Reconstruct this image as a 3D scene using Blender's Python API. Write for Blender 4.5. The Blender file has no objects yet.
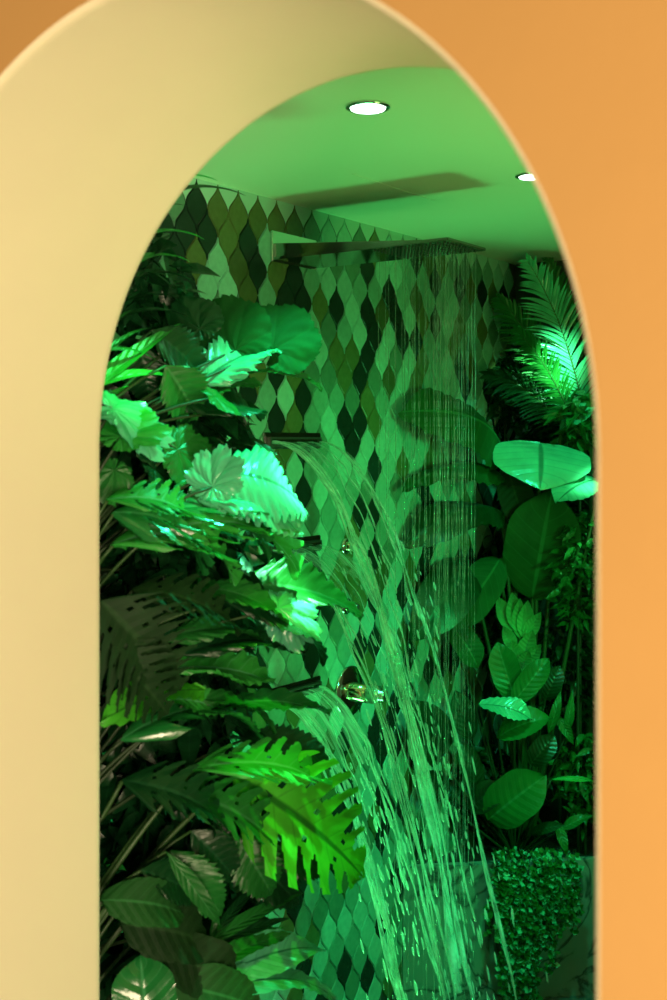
import bpy, bmesh, math, random
from mathutils import Vector, Matrix, noise
rnd = random.Random(7)
PI = math.pi
scene = bpy.context.scene
col = scene.collection
scene.view_settings.view_transform = 'Standard'
scene.view_settings.look = 'None'

# ------------------------------------------------------------------ survey
# room axes: x across the arch (tiled wall at -1.08), y into the shower, z up.
CAM = Vector((0.897, -0.938, 1.75))
FW = Vector((-0.5757, 0.8177, 0)); RT = Vector((0.8177, 0.5757, 0)); UP = Vector((0, 0, 1))
FPX, CX, HY = 1200.0, 333.5, 443.0
XW, YB, ZC = -1.08, 3.02, 2.40          # tiled wall, back wall, ceiling
TH = 0.405                              # thickness of the arched wall
ZS, RX, RZ = 1.738, 0.5, 0.509          # arch spring height and radii
def P(u, v, Y): return CAM + FW*Y + RT*((u-CX)/FPX*Y) + UP*((HY-v)/FPX*Y)
def wallP(u, v, off=0.0):
    k = (u-CX)/FPX
    return P(u, v, (XW+off-CAM.x)/(FW.x+RT.x*k))
def ceilP(u, v): return P(u, v, FPX*(ZC-CAM.z)/(HY-v))

# ------------------------------------------------------------------ materials
def new_mat(name):
    m = bpy.data.materials.new(name); m.use_nodes = True
    nt = m.node_tree; nt.nodes.clear()
    return m, nt, nt.nodes, nt.links
def N(nt, t, **kw):
    n = nt.nodes.new(t)
    for k, v in kw.items():
        if k in n.inputs.keys(): n.inputs[k].default_value = v
        else: setattr(n, k, v)
    return n
def rgba(c): return (c[0], c[1], c[2], 1)
def pbr(name, c, rough=.5, metal=0, bump=0, bscale=40, var=0, spec=.5, coat=0):
    m, nt, ns, lk = new_mat(name)
    o = N(nt, 'ShaderNodeOutputMaterial'); b = N(nt, 'ShaderNodeBsdfPrincipled')
    b.inputs['Base Color'].default_value = rgba(c); b.inputs['Roughness'].default_value = rough
    b.inputs['Metallic'].default_value = metal; b.inputs['Specular IOR Level'].default_value = spec
    b.inputs['Coat Weight'].default_value = coat
    tc = N(nt, 'ShaderNodeTexCoord'); nz = N(nt, 'ShaderNodeTexNoise'); nz.inputs['Scale'].default_value = bscale
    nz.inputs['Detail'].default_value = 6
    lk.new(tc.outputs['Object'], nz.inputs['Vector'])
    if bump:
        bp = N(nt, 'ShaderNodeBump'); bp.inputs['Strength'].default_value = bump; bp.inputs['Distance'].default_value = .01
        lk.new(nz.outputs['Fac'], bp.inputs['Height']); lk.new(bp.outputs['Normal'], b.inputs['Normal'])
    if var:
        mx = N(nt, 'ShaderNodeMix', data_type='RGBA')
        mx.inputs['A'].default_value = rgba([x*(1-var) for x in c]); mx.inputs['B'].default_value = rgba([min(1, x*(1+var)) for x in c])
        nz2 = N(nt, 'ShaderNodeTexNoise'); nz2.inputs['Scale'].default_value = bscale*.15
        lk.new(tc.outputs['Object'], nz2.inputs['Vector']); lk.new(nz2.outputs['Fac'], mx.inputs['Factor'])
        lk.new(mx.outputs['Result'], b.inputs['Base Color'])
    lk.new(b.outputs[0], o.inputs[0])
    return m
def mth(nt, op, a, b=None, c=None):
    n = nt.nodes.new('ShaderNodeMath'); n.operation = op
    for i, x in enumerate((a, b, c)):
        if x is None: continue
        if isinstance(x, (int, float)): n.inputs[i].default_value = x
        else: nt.links.new(x, n.inputs[i])
    return n.outputs[0]
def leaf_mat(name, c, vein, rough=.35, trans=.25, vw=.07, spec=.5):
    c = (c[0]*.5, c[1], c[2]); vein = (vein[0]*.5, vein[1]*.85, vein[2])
    m, nt, ns, lk = new_mat(name)
    o = N(nt, 'ShaderNodeOutputMaterial'); b = N(nt, 'ShaderNodeBsdfPrincipled')
    b.inputs['Roughness'].default_value = rough; b.inputs['Specular IOR Level'].default_value = spec
    uv = N(nt, 'ShaderNodeUVMap'); sp = N(nt, 'ShaderNodeSeparateXYZ'); lk.new(uv.outputs[0], sp.inputs[0])
    fr = mth(nt, 'FRACT', sp.outputs['X'])
    d = mth(nt, 'ABSOLUTE', mth(nt, 'SUBTRACT', fr, .5))
    lat = N(nt, 'ShaderNodeMapRange'); lk.new(d, lat.inputs['Value'])
    lat.inputs['From Min'].default_value = vw; lat.inputs['From Max'].default_value = 0.01
    mid = N(nt, 'ShaderNodeMapRange'); lk.new(sp.outputs['Y'], mid.inputs['Value'])
    mid.inputs['From Min'].default_value = .075; mid.inputs['From Max'].default_value = .03
    f = mth(nt, 'MAXIMUM', mth(nt, 'MULTIPLY', lat.outputs[0], .32), mid.outputs[0])
    tc = N(nt, 'ShaderNodeTexCoord'); nz = N(nt, 'ShaderNodeTexNoise'); nz.inputs['Scale'].default_value = 14
    nz.inputs['Detail'].default_value = 4; lk.new(tc.outputs['Object'], nz.inputs['Vector'])
    m1 = N(nt, 'ShaderNodeMix', data_type='RGBA'); lk.new(nz.outputs['Fac'], m1.inputs['Factor'])
    m1.inputs['A'].default_value = rgba([x*.55 for x in c]); m1.inputs['B'].default_value = rgba([min(1, x*1.4) for x in c])
    m2 = N(nt, 'ShaderNodeMix', data_type='RGBA'); lk.new(f, m2.inputs['Factor'])
    lk.new(m1.outputs['Result'], m2.inputs['A']); m2.inputs['B'].default_value = rgba(vein)
    lk.new(m2.outputs['Result'], b.inputs['Base Color'])
    bp = N(nt, 'ShaderNodeBump'); bp.inputs['Strength'].default_value = .5; bp.inputs['Distance'].default_value = .004
    lk.new(mth(nt, 'ADD', mth(nt, 'MULTIPLY', d, 1.5), nz.outputs['Fac']), bp.inputs['Height']); lk.new(bp.outputs[0], b.inputs['Normal'])
    tr = N(nt, 'ShaderNodeBsdfTranslucent'); lk.new(m2.outputs['Result'], tr.inputs['Color'])
    mx = N(nt, 'ShaderNodeMixShader'); mx.inputs[0].default_value = trans
    lk.new(b.outputs[0], mx.inputs[1]); lk.new(tr.outputs[0], mx.inputs[2]); lk.new(mx.outputs[0], o.inputs[0])
    return m
def water_mat(name, fac, sx, sy, bright=.6):
    m, nt, ns, lk = new_mat(name)
    o = N(nt, 'ShaderNodeOutputMaterial')
    uv = N(nt, 'ShaderNodeUVMap'); mp = N(nt, 'ShaderNodeMapping'); lk.new(uv.outputs[0], mp.inputs[0])
    mp.inputs['Scale'].default_value = (sx, sy, 1)
    nz = N(nt, 'ShaderNodeTexNoise'); nz.inputs['Scale'].default_value = 1; nz.inputs['Detail'].default_value = 3
    lk.new(mp.outputs[0], nz.inputs['Vector'])
    mr = N(nt, 'ShaderNodeMapRange'); lk.new(nz.outputs['Fac'], mr.inputs['Value'])
    mr.inputs['From Min'].default_value = .42; mr.inputs['From Max'].default_value = .68
    mr.inputs['To Min'].default_value = fac*.3; mr.inputs['To Max'].default_value = fac*1.7
    mr.clamp = True
    tr = N(nt, 'ShaderNodeBsdfTransparent'); tr.inputs[0].default_value = (.86, .97, .92, 1)
    df = N(nt, 'ShaderNodeBsdfPrincipled'); df.inputs['Base Color'].default_value = (bright*.8, bright, bright*.95, 1)
    df.inputs['Roughness'].default_value = .12; df.inputs['Specular IOR Level'].default_value = 1
    df.inputs['Coat Weight'].default_value = 1
    bp = N(nt, 'ShaderNodeBump'); bp.inputs['Strength'].default_value = .8; bp.inputs['Distance'].default_value = .006
    lk.new(nz.outputs['Fac'], bp.inputs['Height']); lk.new(bp.outputs[0], df.inputs['Normal'])
    tl = N(nt, 'ShaderNodeBsdfTranslucent'); tl.inputs[0].default_value = (bright, bright, bright, 1)
    m0 = N(nt, 'ShaderNodeMixShader'); m0.inputs[0].default_value = .35
    lk.new(df.outputs[0], m0.inputs[1]); lk.new(tl.outputs[0], m0.inputs[2])
    mx = N(nt, 'ShaderNodeMixShader'); lk.new(mr.outputs[0], mx.inputs[0])
    lk.new(tr.outputs[0], mx.inputs[1]); lk.new(m0.outputs[0], mx.inputs[2]); lk.new(mx.outputs[0], o.inputs[0])
    return m
def emit(name, c, s):
    m, nt, ns, lk = new_mat(name)
    o = N(nt, 'ShaderNodeOutputMaterial'); e = N(nt, 'ShaderNodeEmission'); e.inputs[0].default_value = rgba(c); e.inputs[1].default_value = s
    lk.new(e.outputs[0], o.inputs[0]); return m

M = {}
M['orange'] = pbr('orange_plaster', (.60, .34, .115), .75, bump=.03, bscale=60, var=.03, spec=.2)
M['cream'] = pbr('cream_plaster', (.88, .80, .56), .7, bump=.02, bscale=60, var=.02, spec=.2)
M['ceiling'] = pbr('ceiling_paint', (.82, .80, .68), .7, spec=.2)
M['dark'] = pbr('dark_render', (.05, .06, .05), .8, bump=.3, bscale=30)
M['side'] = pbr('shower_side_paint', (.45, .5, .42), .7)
M['soil'] = pbr('potting_soil', (.03, .022, .015), .95, bump=1, bscale=60, var=.4)
M['steel'] = pbr('polished_steel', (.75, .76, .74), .06, metal=1)
M['steel_dark'] = pbr('steel_underside', (.35, .38, .34), .12, metal=1)
M['brass'] = pbr('warm_chrome', (.9, .74, .52), .12, metal=1)
M['spout'] = pbr('brushed_spout_steel', (.10, .11, .09), .35, metal=.6)
M['brushed'] = pbr('brushed_chrome', (.8, .82, .78), .28, metal=1)
M['rubber'] = pbr('nozzle_rubber', (.06, .06, .06), .5)
M['floor'] = pbr('floor_stone', (.12, .13, .12), .35, bump=.1, bscale=20, var=.2)
M['bulb'] = emit('downlight_diffuser', (.75, 1, .85), 9)
M['grout'] = pbr('grout', (.055, .055, .045), .8)
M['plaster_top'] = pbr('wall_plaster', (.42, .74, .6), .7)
# glazed tile, colour per tile
m, nt, ns, lk = new_mat('glazed_tile')
o = N(nt, 'ShaderNodeOutputMaterial'); b = N(nt, 'ShaderNodeBsdfPrincipled'); at = N(nt, 'ShaderNodeAttribute', attribute_name='tint')
tc = N(nt, 'ShaderNodeTexCoord'); nz = N(nt, 'ShaderNodeTexNoise'); nz.inputs['Scale'].default_value = 55; lk.new(tc.outputs['Object'], nz.inputs['Vector'])
mx = N(nt, 'ShaderNodeMix', data_type='RGBA', blend_type='MULTIPLY'); mx.inputs['Factor'].default_value = .35
lk.new(at.outputs['Color'], mx.inputs['A']); lk.new(nz.outputs['Fac'], mx.inputs['B']); lk.new(mx.outputs['Result'], b.inputs['Base Color'])
bp = N(nt, 'ShaderNodeBump'); bp.inputs['Strength'].default_value = .12; bp.inputs['Distance'].default_value = .004
lk.new(nz.outputs['Fac'], bp.inputs['Height']); lk.new(bp.outputs[0], b.inputs['Normal'])
b.inputs['Roughness'].default_value = .27; b.inputs['Specular IOR Level'].default_value = .35; lk.new(b.outputs[0], o.inputs[0]); M['tile'] = m
# veined marble
m, nt, ns, lk = new_mat('veined_marble')
o = N(nt, 'ShaderNodeOutputMaterial'); b = N(nt, 'ShaderNodeBsdfPrincipled'); tc = N(nt, 'ShaderNodeTexCoord')
nz = N(nt, 'ShaderNodeTexNoise'); nz.inputs['Scale'].default_value = 3; nz.inputs['Detail'].default_value = 8; nz.inputs['Distortion'].default_value = 1.5
lk.new(tc.outputs['Object'], nz.inputs['Vector'])
v = mth(nt, 'ABSOLUTE', mth(nt, 'SUBTRACT', nz.outputs['Fac'], .5))
mr = N(nt, 'ShaderNodeMapRange'); lk.new(v, mr.inputs['Value']); mr.inputs['From Min'].default_value = .03; mr.inputs['From Max'].default_value = 0
mx = N(nt, 'ShaderNodeMix', data_type='RGBA'); lk.new(mr.outputs[0], mx.inputs['Factor'])
mx.inputs['A'].default_value = (.24, .34, .28, 1); mx.inputs['B'].default_value = (.07, .08, .07, 1)
lk.new(mx.outputs['Result'], b.inputs['Base Color']); b.inputs['Roughness'].default_value = .2; lk.new(b.outputs[0], o.inputs[0]); M['marble'] = m

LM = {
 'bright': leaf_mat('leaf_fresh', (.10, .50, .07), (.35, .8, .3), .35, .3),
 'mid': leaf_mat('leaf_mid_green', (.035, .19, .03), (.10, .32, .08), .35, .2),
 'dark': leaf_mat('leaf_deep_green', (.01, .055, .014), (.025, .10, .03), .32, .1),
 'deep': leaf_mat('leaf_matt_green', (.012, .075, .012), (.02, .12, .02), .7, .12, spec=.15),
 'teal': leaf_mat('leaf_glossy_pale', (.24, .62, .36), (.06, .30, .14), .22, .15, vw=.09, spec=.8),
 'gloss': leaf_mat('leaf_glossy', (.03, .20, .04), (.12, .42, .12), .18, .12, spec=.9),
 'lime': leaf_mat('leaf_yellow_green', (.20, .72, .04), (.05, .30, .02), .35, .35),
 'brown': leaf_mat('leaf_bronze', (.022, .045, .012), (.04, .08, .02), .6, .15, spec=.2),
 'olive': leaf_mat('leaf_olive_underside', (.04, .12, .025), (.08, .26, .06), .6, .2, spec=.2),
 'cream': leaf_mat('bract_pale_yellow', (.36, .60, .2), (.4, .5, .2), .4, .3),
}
M['stalk'] = pbr('plant_stalk', (.02, .05, .015), .5, var=.3)
M['stalk_pale'] = pbr('pale_plant_stalk', (.035, .10, .025), .45, var=.2)
M['sheet'] = water_mat('water_sheet', .30, 9, 1.2, .85)
M['sheet_dense'] = water_mat('dense_water_sheet', .42, 12, 1.2, .95)
M['strand'] = water_mat('water_strand', .62, 2, 14, 1)
M['rain'] = water_mat('rain_strand', .30, 1, 30, .75)

# ------------------------------------------------------------------ object helpers
def obj(name, bm, mats, parent=None, smooth=False, world_inv=True):
    me = bpy.data.meshes.new(name)
    if smooth:
        for f in bm.faces: f.smooth = True
    bm.to_mesh(me); bm.free()
    for mm in (mats if isinstance(mats, (list, tuple)) else [mats]): me.materials.append(mm)
    ob = bpy.data.objects.new(name, me); col.objects.link(ob)
    if parent: 
        ob.parent = parent; ob.matrix_parent_inverse = Matrix.Translation(-parent.location)
    return ob
def keep_in(bm):
    for v in bm.verts:
        v.co.x = max(v.co.x, XW+.012); v.co.y = min(v.co.y, YB-.008)
def tag(o, label, cat, group=None, kind=None):
    if label: o['label'] = label
    if cat: o['category'] = cat
    if group: o['group'] = group
    if kind: o['kind'] = kind
    return o
def thing(name, label, cat, loc, group=None):
    e = bpy.data.objects.new(name, None); e.location = loc; e.empty_display_size = .05; col.objects.link(e)
    return tag(e, label, cat, group)
def structure(o): o['kind'] = 'structure'; return o
def box(bm, x0, x1, y0, y1, z0, z1, mi=0):
    vs = [bm.verts.new((x, y, z)) for x in (x0, x1) for y in (y0, y1) for z in (z0, z1)]
    for q in ((0, 1, 3, 2), (4, 6, 7, 5), (0, 4, 5, 1), (2, 3, 7, 6), (0, 2, 6, 4), (1, 5, 7, 3)):
        bm.faces.new([vs[i] for i in q]).material_index = mi
def frame_of(t):
    a = Vector((0, 0, 1)) if abs(t.z) < .9 else Vector((1, 0, 0))
    n = t.cross(a).normalized(); return n, t.cross(n).normalized()
def tube(bm, pts, rad, seg=8, uvl=None, flat=1.0, capped=True):
    rings = []; L = 0; Ls = []
    for i, p in enumerate(pts):
        t = (pts[min(i+1, len(pts)-1)]-pts[max(i-1, 0)]).normalized()
        n, b = frame_of(t); r = rad(i/(len(pts)-1)) if callable(rad) else rad
        rings.append([bm.verts.new(p+n*r*math.cos(2*PI*k/seg)+b*r*flat*math.sin(2*PI*k/seg)) for k in range(seg)])
        if i: L += (pts[i]-pts[i-1]).length
        Ls.append(L)
    for i in range(len(rings)-1):
        for k in range(seg):
            f = bm.faces.new((rings[i][k], rings[i][(k+1) % seg], rings[i+1][(k+1) % seg], rings[i+1][k])); f.smooth = True
            if uvl:
                uu = [(k/seg, Ls[i]), ((k+1)/seg, Ls[i]), ((k+1)/seg, Ls[i+1]), (k/seg, Ls[i+1])]
                for l, q in zip(f.loops, uu): l[uvl].uv = q
    if capped:
        bm.faces.new(rings[0][::-1]); bm.faces.new(rings[-1])
def lathe(bm, prof, origin, axis, seg=40):
    """prof: list of (distance along axis, radius)"""
    axis = axis.normalized(); n, b = frame_of(axis); rings = []
    for d, r in prof:
        c = origin+axis*d
        rings.append([bm.verts.new(c+(n*math.cos(2*PI*k/seg)+b*math.sin(2*PI*k/seg))*max(r, .0002)) for k in range(seg)])
    for i in range(len(rings)-1):
        for k in range(seg):
            f = bm.faces.new((rings[i][k], rings[i][(k+1) % seg], rings[i+1][(k+1) % seg], rings[i+1][k]))
            f.smooth = True
    bm.faces.new(rings[0][::-1]); bm.faces.new(rings[-1])
    bmesh.ops.recalc_face_normals(bm, faces=bm.faces)
def curve3(a, b, c, n=10): return [a*(1-t)**2+b*2*t*(1-t)+c*t*t for t in [i/n for i in range(n+1)]]

# ------------------------------------------------------------------ leaves
def outline(kind, t):
    if kind == 'blade': return max(0, math.sin(PI*min(1, t**.55)))**.75 if t < 1 else 0
    if kind == 'lance': return math.sin(PI*t**.75)**.9
    if kind == 'paddle': return min(1, (1-(1-min(t/.35, 1))**2)**.5)*(1-max(0, (t-.55)/.45)**2.4)
    if kind == 'monstera': return (1-(1-min(t/.22, 1))**2)**.5*(1-max(0, (t-.3)/.7)**1.7)**.8 if t < 1 else 0
    if kind == 'serrate':
        return math.sin(PI*t**.62)**.7
    return math.sin(PI*t)**.6
def leaf_bm(kind, L, W, arch=.12, fold=.25, ripple=.03, seed=0, curl=0, nv=9):
    bm = bmesh.new(); uvl = bm.loops.layers.uv.new('UVMap')
    r = random.Random(seed)
    if kind in ('round', 'fan'):
        A, R = 190, 12; teeth = 38; lobes = 7 if kind == 'round' else 9
        ph = r.random()*6; rows = []
        for j in range(R+1):
            q = j/R; row = []
            for i in range(A+1):
                f = -PI*.96+2*PI*.96*i/A
                rr = .66+.34*math.cos(f)
                rr *= 1+.08*abs(math.cos(lobes*f/2))-.05 if kind == 'round' else 1+.20*abs(math.cos(lobes*f/2))-.13
                saw = (f*teeth/(2*PI)) % 1
                rr *= 1+(.055 if kind == 'round' else .10)*(saw-.5)*(q**4)
                x = math.cos(f)*rr*L*q+.02*L; y = math.sin(f)*rr*W*1.0*q
                z = arch*L*(1-q*q)*.6-curl*L*q*q+ripple*.7*L*q*abs(math.cos(f*lobes/2))+ripple*1.3*L*q*q*math.sin(3*f+ph)+ripple*.35*L*q*math.sin(f*lobes*2.5+q*16)+ripple*1.2*L*(q**3)*noise.noise(Vector((f*3, q*3, ph)))
                row.append((bm.verts.new((x, y, z)), (f*lobes/(2*PI)*1.0+.0, .2+q)))
            rows.append(row)
        for j in range(R):
            for i in range(A):
                qd = [rows[j][i], rows[j+1][i], rows[j+1][i+1], rows[j][i+1]]
                try: fc = bm.faces.new([v[0] for v in qd])
                except ValueError: continue
                fc.smooth = True
                for l, v in zip(fc.loops, qd): l[uvl].uv = v[1]
        bmesh.ops.remove_doubles(bm, verts=bm.verts, dist=1e-6)
        return bm
    nt_, ns_ = (72, 10) if kind in ('monstera', 'serrate') else (30, 5)
    sweep = {'monstera': .22, 'serrate': .14, 'paddle': .10}.get(kind, .05)
    ph = r.random()*6; grid = []
    for i in range(nt_+1):
        t = i/nt_; w = outline(kind, t)*W*.5
        if kind == 'serrate': w *= .84+.24*((t*13) % 1)+.06*abs(math.sin(PI*4.5*t))
        row = []
        for j in range(-ns_, ns_+1):
            s = j/ns_; a = abs(s)
            x = L*(t+sweep*a*a*(1-t)*1.0-(.10*a*a*(1-t)**6 if kind in ('monstera', 'paddle') else 0))
            y = s*w
            z = 4*arch*L*t*(1-t) + fold*a*w - curl*(a**2)*w*1.2
            lat = t*nv-a*1.2
            z += ripple*L*.35*a*math.cos(2*PI*lat) + ripple*L*a*math.sin(t*7+ph+(1 if s > 0 else 0)*2)
            row.append((bm.verts.new((x, y, z)), (lat+.5, a)))
        grid.append(row)
    gaps = {}
    if kind == 'monstera':
        for sd in (0, 1):
            gaps[sd] = [(k+.5+r.uniform(-.12, .12))/nv for k in range(1, nv)]
    for i in range(nt_):
        for j in range(2*ns_):
            a = abs((j+.5)/ns_-1); sd = 1 if j >= ns_ else 0; t = (i+.5)/nt_
            if kind == 'monstera':
                if a > .36 and any(abs(t-g-.03*a) < .010+.016*(a-.36)/.64*1.6 for g in gaps[sd]) and t < .9: continue
                if .16 < a < .30 and any(abs(t-g-.04) < .014 for g in gaps[sd][::2]): continue
            qd = [grid[i][j], grid[i+1][j], grid[i+1][j+1], grid[i][j+1]]
            fc = bm.faces.new([v[0] for v in qd]); fc.smooth = True
            for l, v in zip(fc.loops, qd): l[uvl].uv = v[1]
    bmesh.ops.remove_doubles(bm, verts=bm.verts, dist=1e-6)
    return bm
def cam_vec(n): return RT*n[0]+UP*n[1]-FW*n[2]
seedc = [0]
def place_leaf(parent, name, kind, base, tip, width, mat, nrm=(0, .7, .7), arch=.12, fold=.25, ripple=.03, curl=0, nv=9, label=None):
    """base, tip: world points; width as a fraction of length; nrm: the way the upper face looks (right, up, towards the door)"""
    seedc[0] += 1
    d = tip-base; L = d.length; d.normalize(); n = cam_vec(nrm); n = (n-d*n.dot(d)).normalized(); y = n.cross(d)
    bm = leaf_bm(kind, L, L*width, arch, fold, ripple, seedc[0], curl, nv)
    mt = Matrix((d, y, n)).transposed().to_4x4(); mt.translation = base
    bm.transform(mt); keep_in(bm)
    o = obj(name, bm, LM[mat], parent)
    if label: o['label'] = label
    return o
def stalk(parent, a, b, r0=.005, r1=.003, lift=.08, mat='stalk', name='leaf_stalk'):
    m = (a+b)/2+Vector((0, 0, lift)); bm = bmesh.new()
    tube(bm, curve3(a, m, b), lambda t: r0+(r1-r0)*t, 7)
    return obj(name, bm, M[mat], parent)
def frond(parent, base, tip, lift, n, ll, mat, nrm=(0, .3, .9), rmat='stalk_pale', wid=.012, ang=.9, r=.004):
    mid = (base+tip)/2+lift; pts = curve3(base, mid, tip, 24)
    bm = bmesh.new(); uvl = bm.loops.layers.uv.new('UVMap')
    for k in range(n):
        t = .12+.88*k/(n-1); f = t*24; i = min(23, int(f)); p = pts[i].lerp(pts[i+1], f-i)
        tan = (pts[i+1]-pts[i]).normalized(); nn = cam_vec(nrm); nn = (nn-tan*nn.dot(tan)).normalized(); sd = tan.cross(nn)
        for s in (-1, 1):
            l = ll*(math.sin(PI*(t*.8+.14))**.8)*rnd.uniform(.85, 1.1); a = ang*(1-.5*t)+rnd.uniform(-.12, .12)
            dr = (tan*math.cos(a)+sd*s*math.sin(a)+nn*rnd.uniform(-.05, .35)).normalized()
            w = wid*.5; side = dr.cross(nn).normalized()
            vs = []
            for q in range(6):
                u = q/5; ww = w*math.sin(PI*(u*.8+.15))*(1 if q < 5 else .1)
                c = p+dr*l*u+Vector((0, 0, -1))*l*.28*u*u
                vs.append((bm.verts.new(c+side*ww), bm.verts.new(c+nn*(-.35*ww)), bm.verts.new(c-side*ww), u))
            for q in range(5):
                for a0, a1 in ((0, 1), (1, 2)):
                    fc = bm.faces.new((vs[q][a0], vs[q][a1], vs[q+1][a1], vs[q+1][a0])); fc.smooth = True
                    for lp, uu in zip(fc.loops, ((0, a0-1), (0, a1-1), (1, a1-1), (1, a0-1))): lp[uvl].uv = (.2, abs(uu[1])*.3+.05)
    keep_in(bm)
    fo = obj('frond', bm, LM[mat], parent)
    b2 = bmesh.new(); tube(b2, pts, lambda t: r*(1-.8*t), 7)
    obj('frond_rib', b2, M[rmat], fo)
    return fo
def foliage(parent, c, rad, n, size, mat, name='foliage', droop=.3, asp=.4, seed=1, shell=.3):
    r = random.Random(seed); bm = bmesh.new(); uvl = bm.loops.layers.uv.new('UVMap')
    for k in range(n):
        while True:
            v = Vector((r.uniform(-1, 1), r.uniform(-1, 1), r.uniform(-1, 1)))
            if shell < v.length < 1: break
        p = c+RT*v.x*rad[0]+UP*v.y*rad[1]+FW*v.z*rad[2]
        p.x = max(p.x, XW+.03); p.y = min(p.y, YB-.03)
        d = Vector((r.uniform(-1, 1), r.uniform(-1, 1), r.uniform(-.8, .6))).normalized(); 
        d = (d*1.0+v.normalized().x*RT*.8-FW*.2).normalized()
        n2 = Vector((r.uniform(-1, 1), r.uniform(-1, 1), r.uniform(.1, 1.4))); n2 = (n2-d*n2.dot(d)).normalized(); s = d.cross(n2)
        L = size*r.uniform(.6, 1.3); W = L*asp*.5
        pr = []
        for q in range(5):
            u = q/4; w = W*math.sin(PI*(u**.8))+W*.03; cc = p+d*L*u-UP*L*droop*u*u
            pr.append((bm.verts.new(cc+s*w+n2*w*.3), bm.verts.new(cc), bm.verts.new(cc-s*w+n2*w*.3)))
        for q in range(4):
            for a0, a1 in ((0, 1), (1, 2)):
                fc = bm.faces.new((pr[q][a0], pr[q][a1], pr[q+1][a1], pr[q+1][a0])); fc.smooth = True
                for lp, uu in zip(fc.loops, ((q, a0-1), (q, a1-1), (q+1, a1-1), (q+1, a0-1))): lp[uvl].uv = (uu[0]*.8, abs(uu[1]))
    keep_in(bm)
    return obj(name, bm, LM[mat], parent)

# ------------------------------------------------------------------ setting
# wall with the arched opening
X0, X1, ZT = -2.3, 2.6, 3.0
bm = bmesh.new(); NA = 96
def arch_loop(y, g=0.0):
    pts = [Vector((-RX-g, y, 0)), Vector((-RX-g, y, ZS*.5))]
    for i in range(NA+1):
        a = PI-PI*i/NA; pts.append(Vector(((RX+g)*math.cos(a), y, ZS+(RZ+g)*math.sin(a))))
    pts += [Vector((RX+g, y, ZS*.5)), Vector((RX+g, y, 0))]
    return pts
def outer(p, y):
    # project a point of the arch outline to the outer rectangle
    if p.z <= ZS: return Vector((X0 if p.x < 0 else X1, y, p.z))
    d = Vector((p.x, 0, p.z-ZS)); k = 1e9
    if d.x < -1e-6: k = min(k, X0/d.x)
    if d.x > 1e-6: k = min(k, X1/d.x)
    if d.z > 1e-6: k = min(k, (ZT-ZS)/d.z)
    return Vector((d.x*k, y, ZS+d.z*k))
bev = .006
loops = [arch_loop(0, bev), arch_loop(bev*.3, bev*.3), arch_loop(bev, 0), arch_loop(bev*2.5, 0), arch_loop(TH-.012, 0), arch_loop(TH-.003, 0), arch_loop(TH, .003)]
LV = [[bm.verts.new(p) for p in lp] for lp in loops]
of = [bm.verts.new(outer(p, 0)) for p in loops[0]]; ob_ = [bm.verts.new(outer(p, TH)) for p in loops[-1]]
n_ = len(LV[0])
for i in range(n_-1):
    bm.faces.new((LV[0][i], LV[0][i+1], of[i+1], of[i])).material_index = 0
    bm.faces.new((LV[-1][i], ob_[i], ob_[i+1], LV[-1][i+1])).material_index = 2
    for k in range(len(LV)-1):
        f = bm.faces.new((LV[k][i], LV[k+1][i], LV[k+1][i+1], LV[k][i+1])); f.material_index = 1; f.smooth = True
    bm.faces.new((of[i], of[i+1], ob_[i+1], ob_[i])).material_index = 0
bmesh.ops.recalc_face_normals(bm, faces=bm.faces)
wf = structure(obj('wall_front', bm, [M['orange'], M['cream'], M['side']]))

# tiled wall
bm = bmesh.new(); tint = bm.loops.layers.float_color.new('tint')
YF = TH
box(bm, XW-.1, XW, YF, YB, 0, ZC, 0)
tp, th = .080, .1315
y_ref = wallP(310.7, 209).y
cols = []
r = random.Random(11)
PAL = [((.34, .74, .58), 34), ((.22, .50, .36), 20), ((.14, .31, .20), 12), ((.15, .21, .07), 16), ((.10, .14, .05), 4), ((.018, .040, .028), 24)]
def pick(i, j):
    # loose clusters of the dark and the light glazes
    n = noise.noise(Vector((i*.31, j*.23, 3.3)))
    w = [q[1]*(1+1.3*n*(1 if k < 2 else -1 if k > 3 else 0)) for k, q in enumerate(PAL)]
    c = r.choices([q[0] for q in PAL], w)[0]; g = r.uniform(.9, 1.1); return (c[0]*g, c[1]*g, c[2]*g, 1)
prof = [k/8 for k in range(9)]
for half in (0, 1):
    for i in range(-40, 40):
        yc = y_ref+(i+.5*half)*tp
        if yc-tp*.55 < YF or yc+tp*.55 > YB: continue
        for j in range(0, 20):
            zt = ZC-(j+.5*half)*th; zb = zt-th
            if zb < .0: continue
            c = pick(i*2+half, j*2+half)
            inner, outerv = [], []
            def side(q, s, inset):
                zz = zt-th*q; hw = tp/4*(1-math.cos(2*PI*q))
                hw = max(hw-inset, .0003); 
                return yc+s*hw, zz
            pts = [(q, 1) for q in prof]+[(q, -1) for q in prof[-2:0:-1]]
            for q, s in pts:
                y, z = side(q, s, .0012); outerv.append(bm.verts.new((XW+.0008, y, z)))
                y, z = side(q, s, .0030); z = zt-th*.5+(z-(zt-th*.5))*.955; inner.append(bm.verts.new((XW+.0055, y, z)))
            f = bm.faces.new(inner); f.material_index = 1
            fs = [f]
            for k in range(len(pts)):
                k2 = (k+1) % len(pts)
                f = bm.faces.new((outerv[k], outerv[k2], inner[k2], inner[k])); f.material_index = 1; fs.append(f)
            for f in fs:
                for l in f.loops: l[tint] = c
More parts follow.
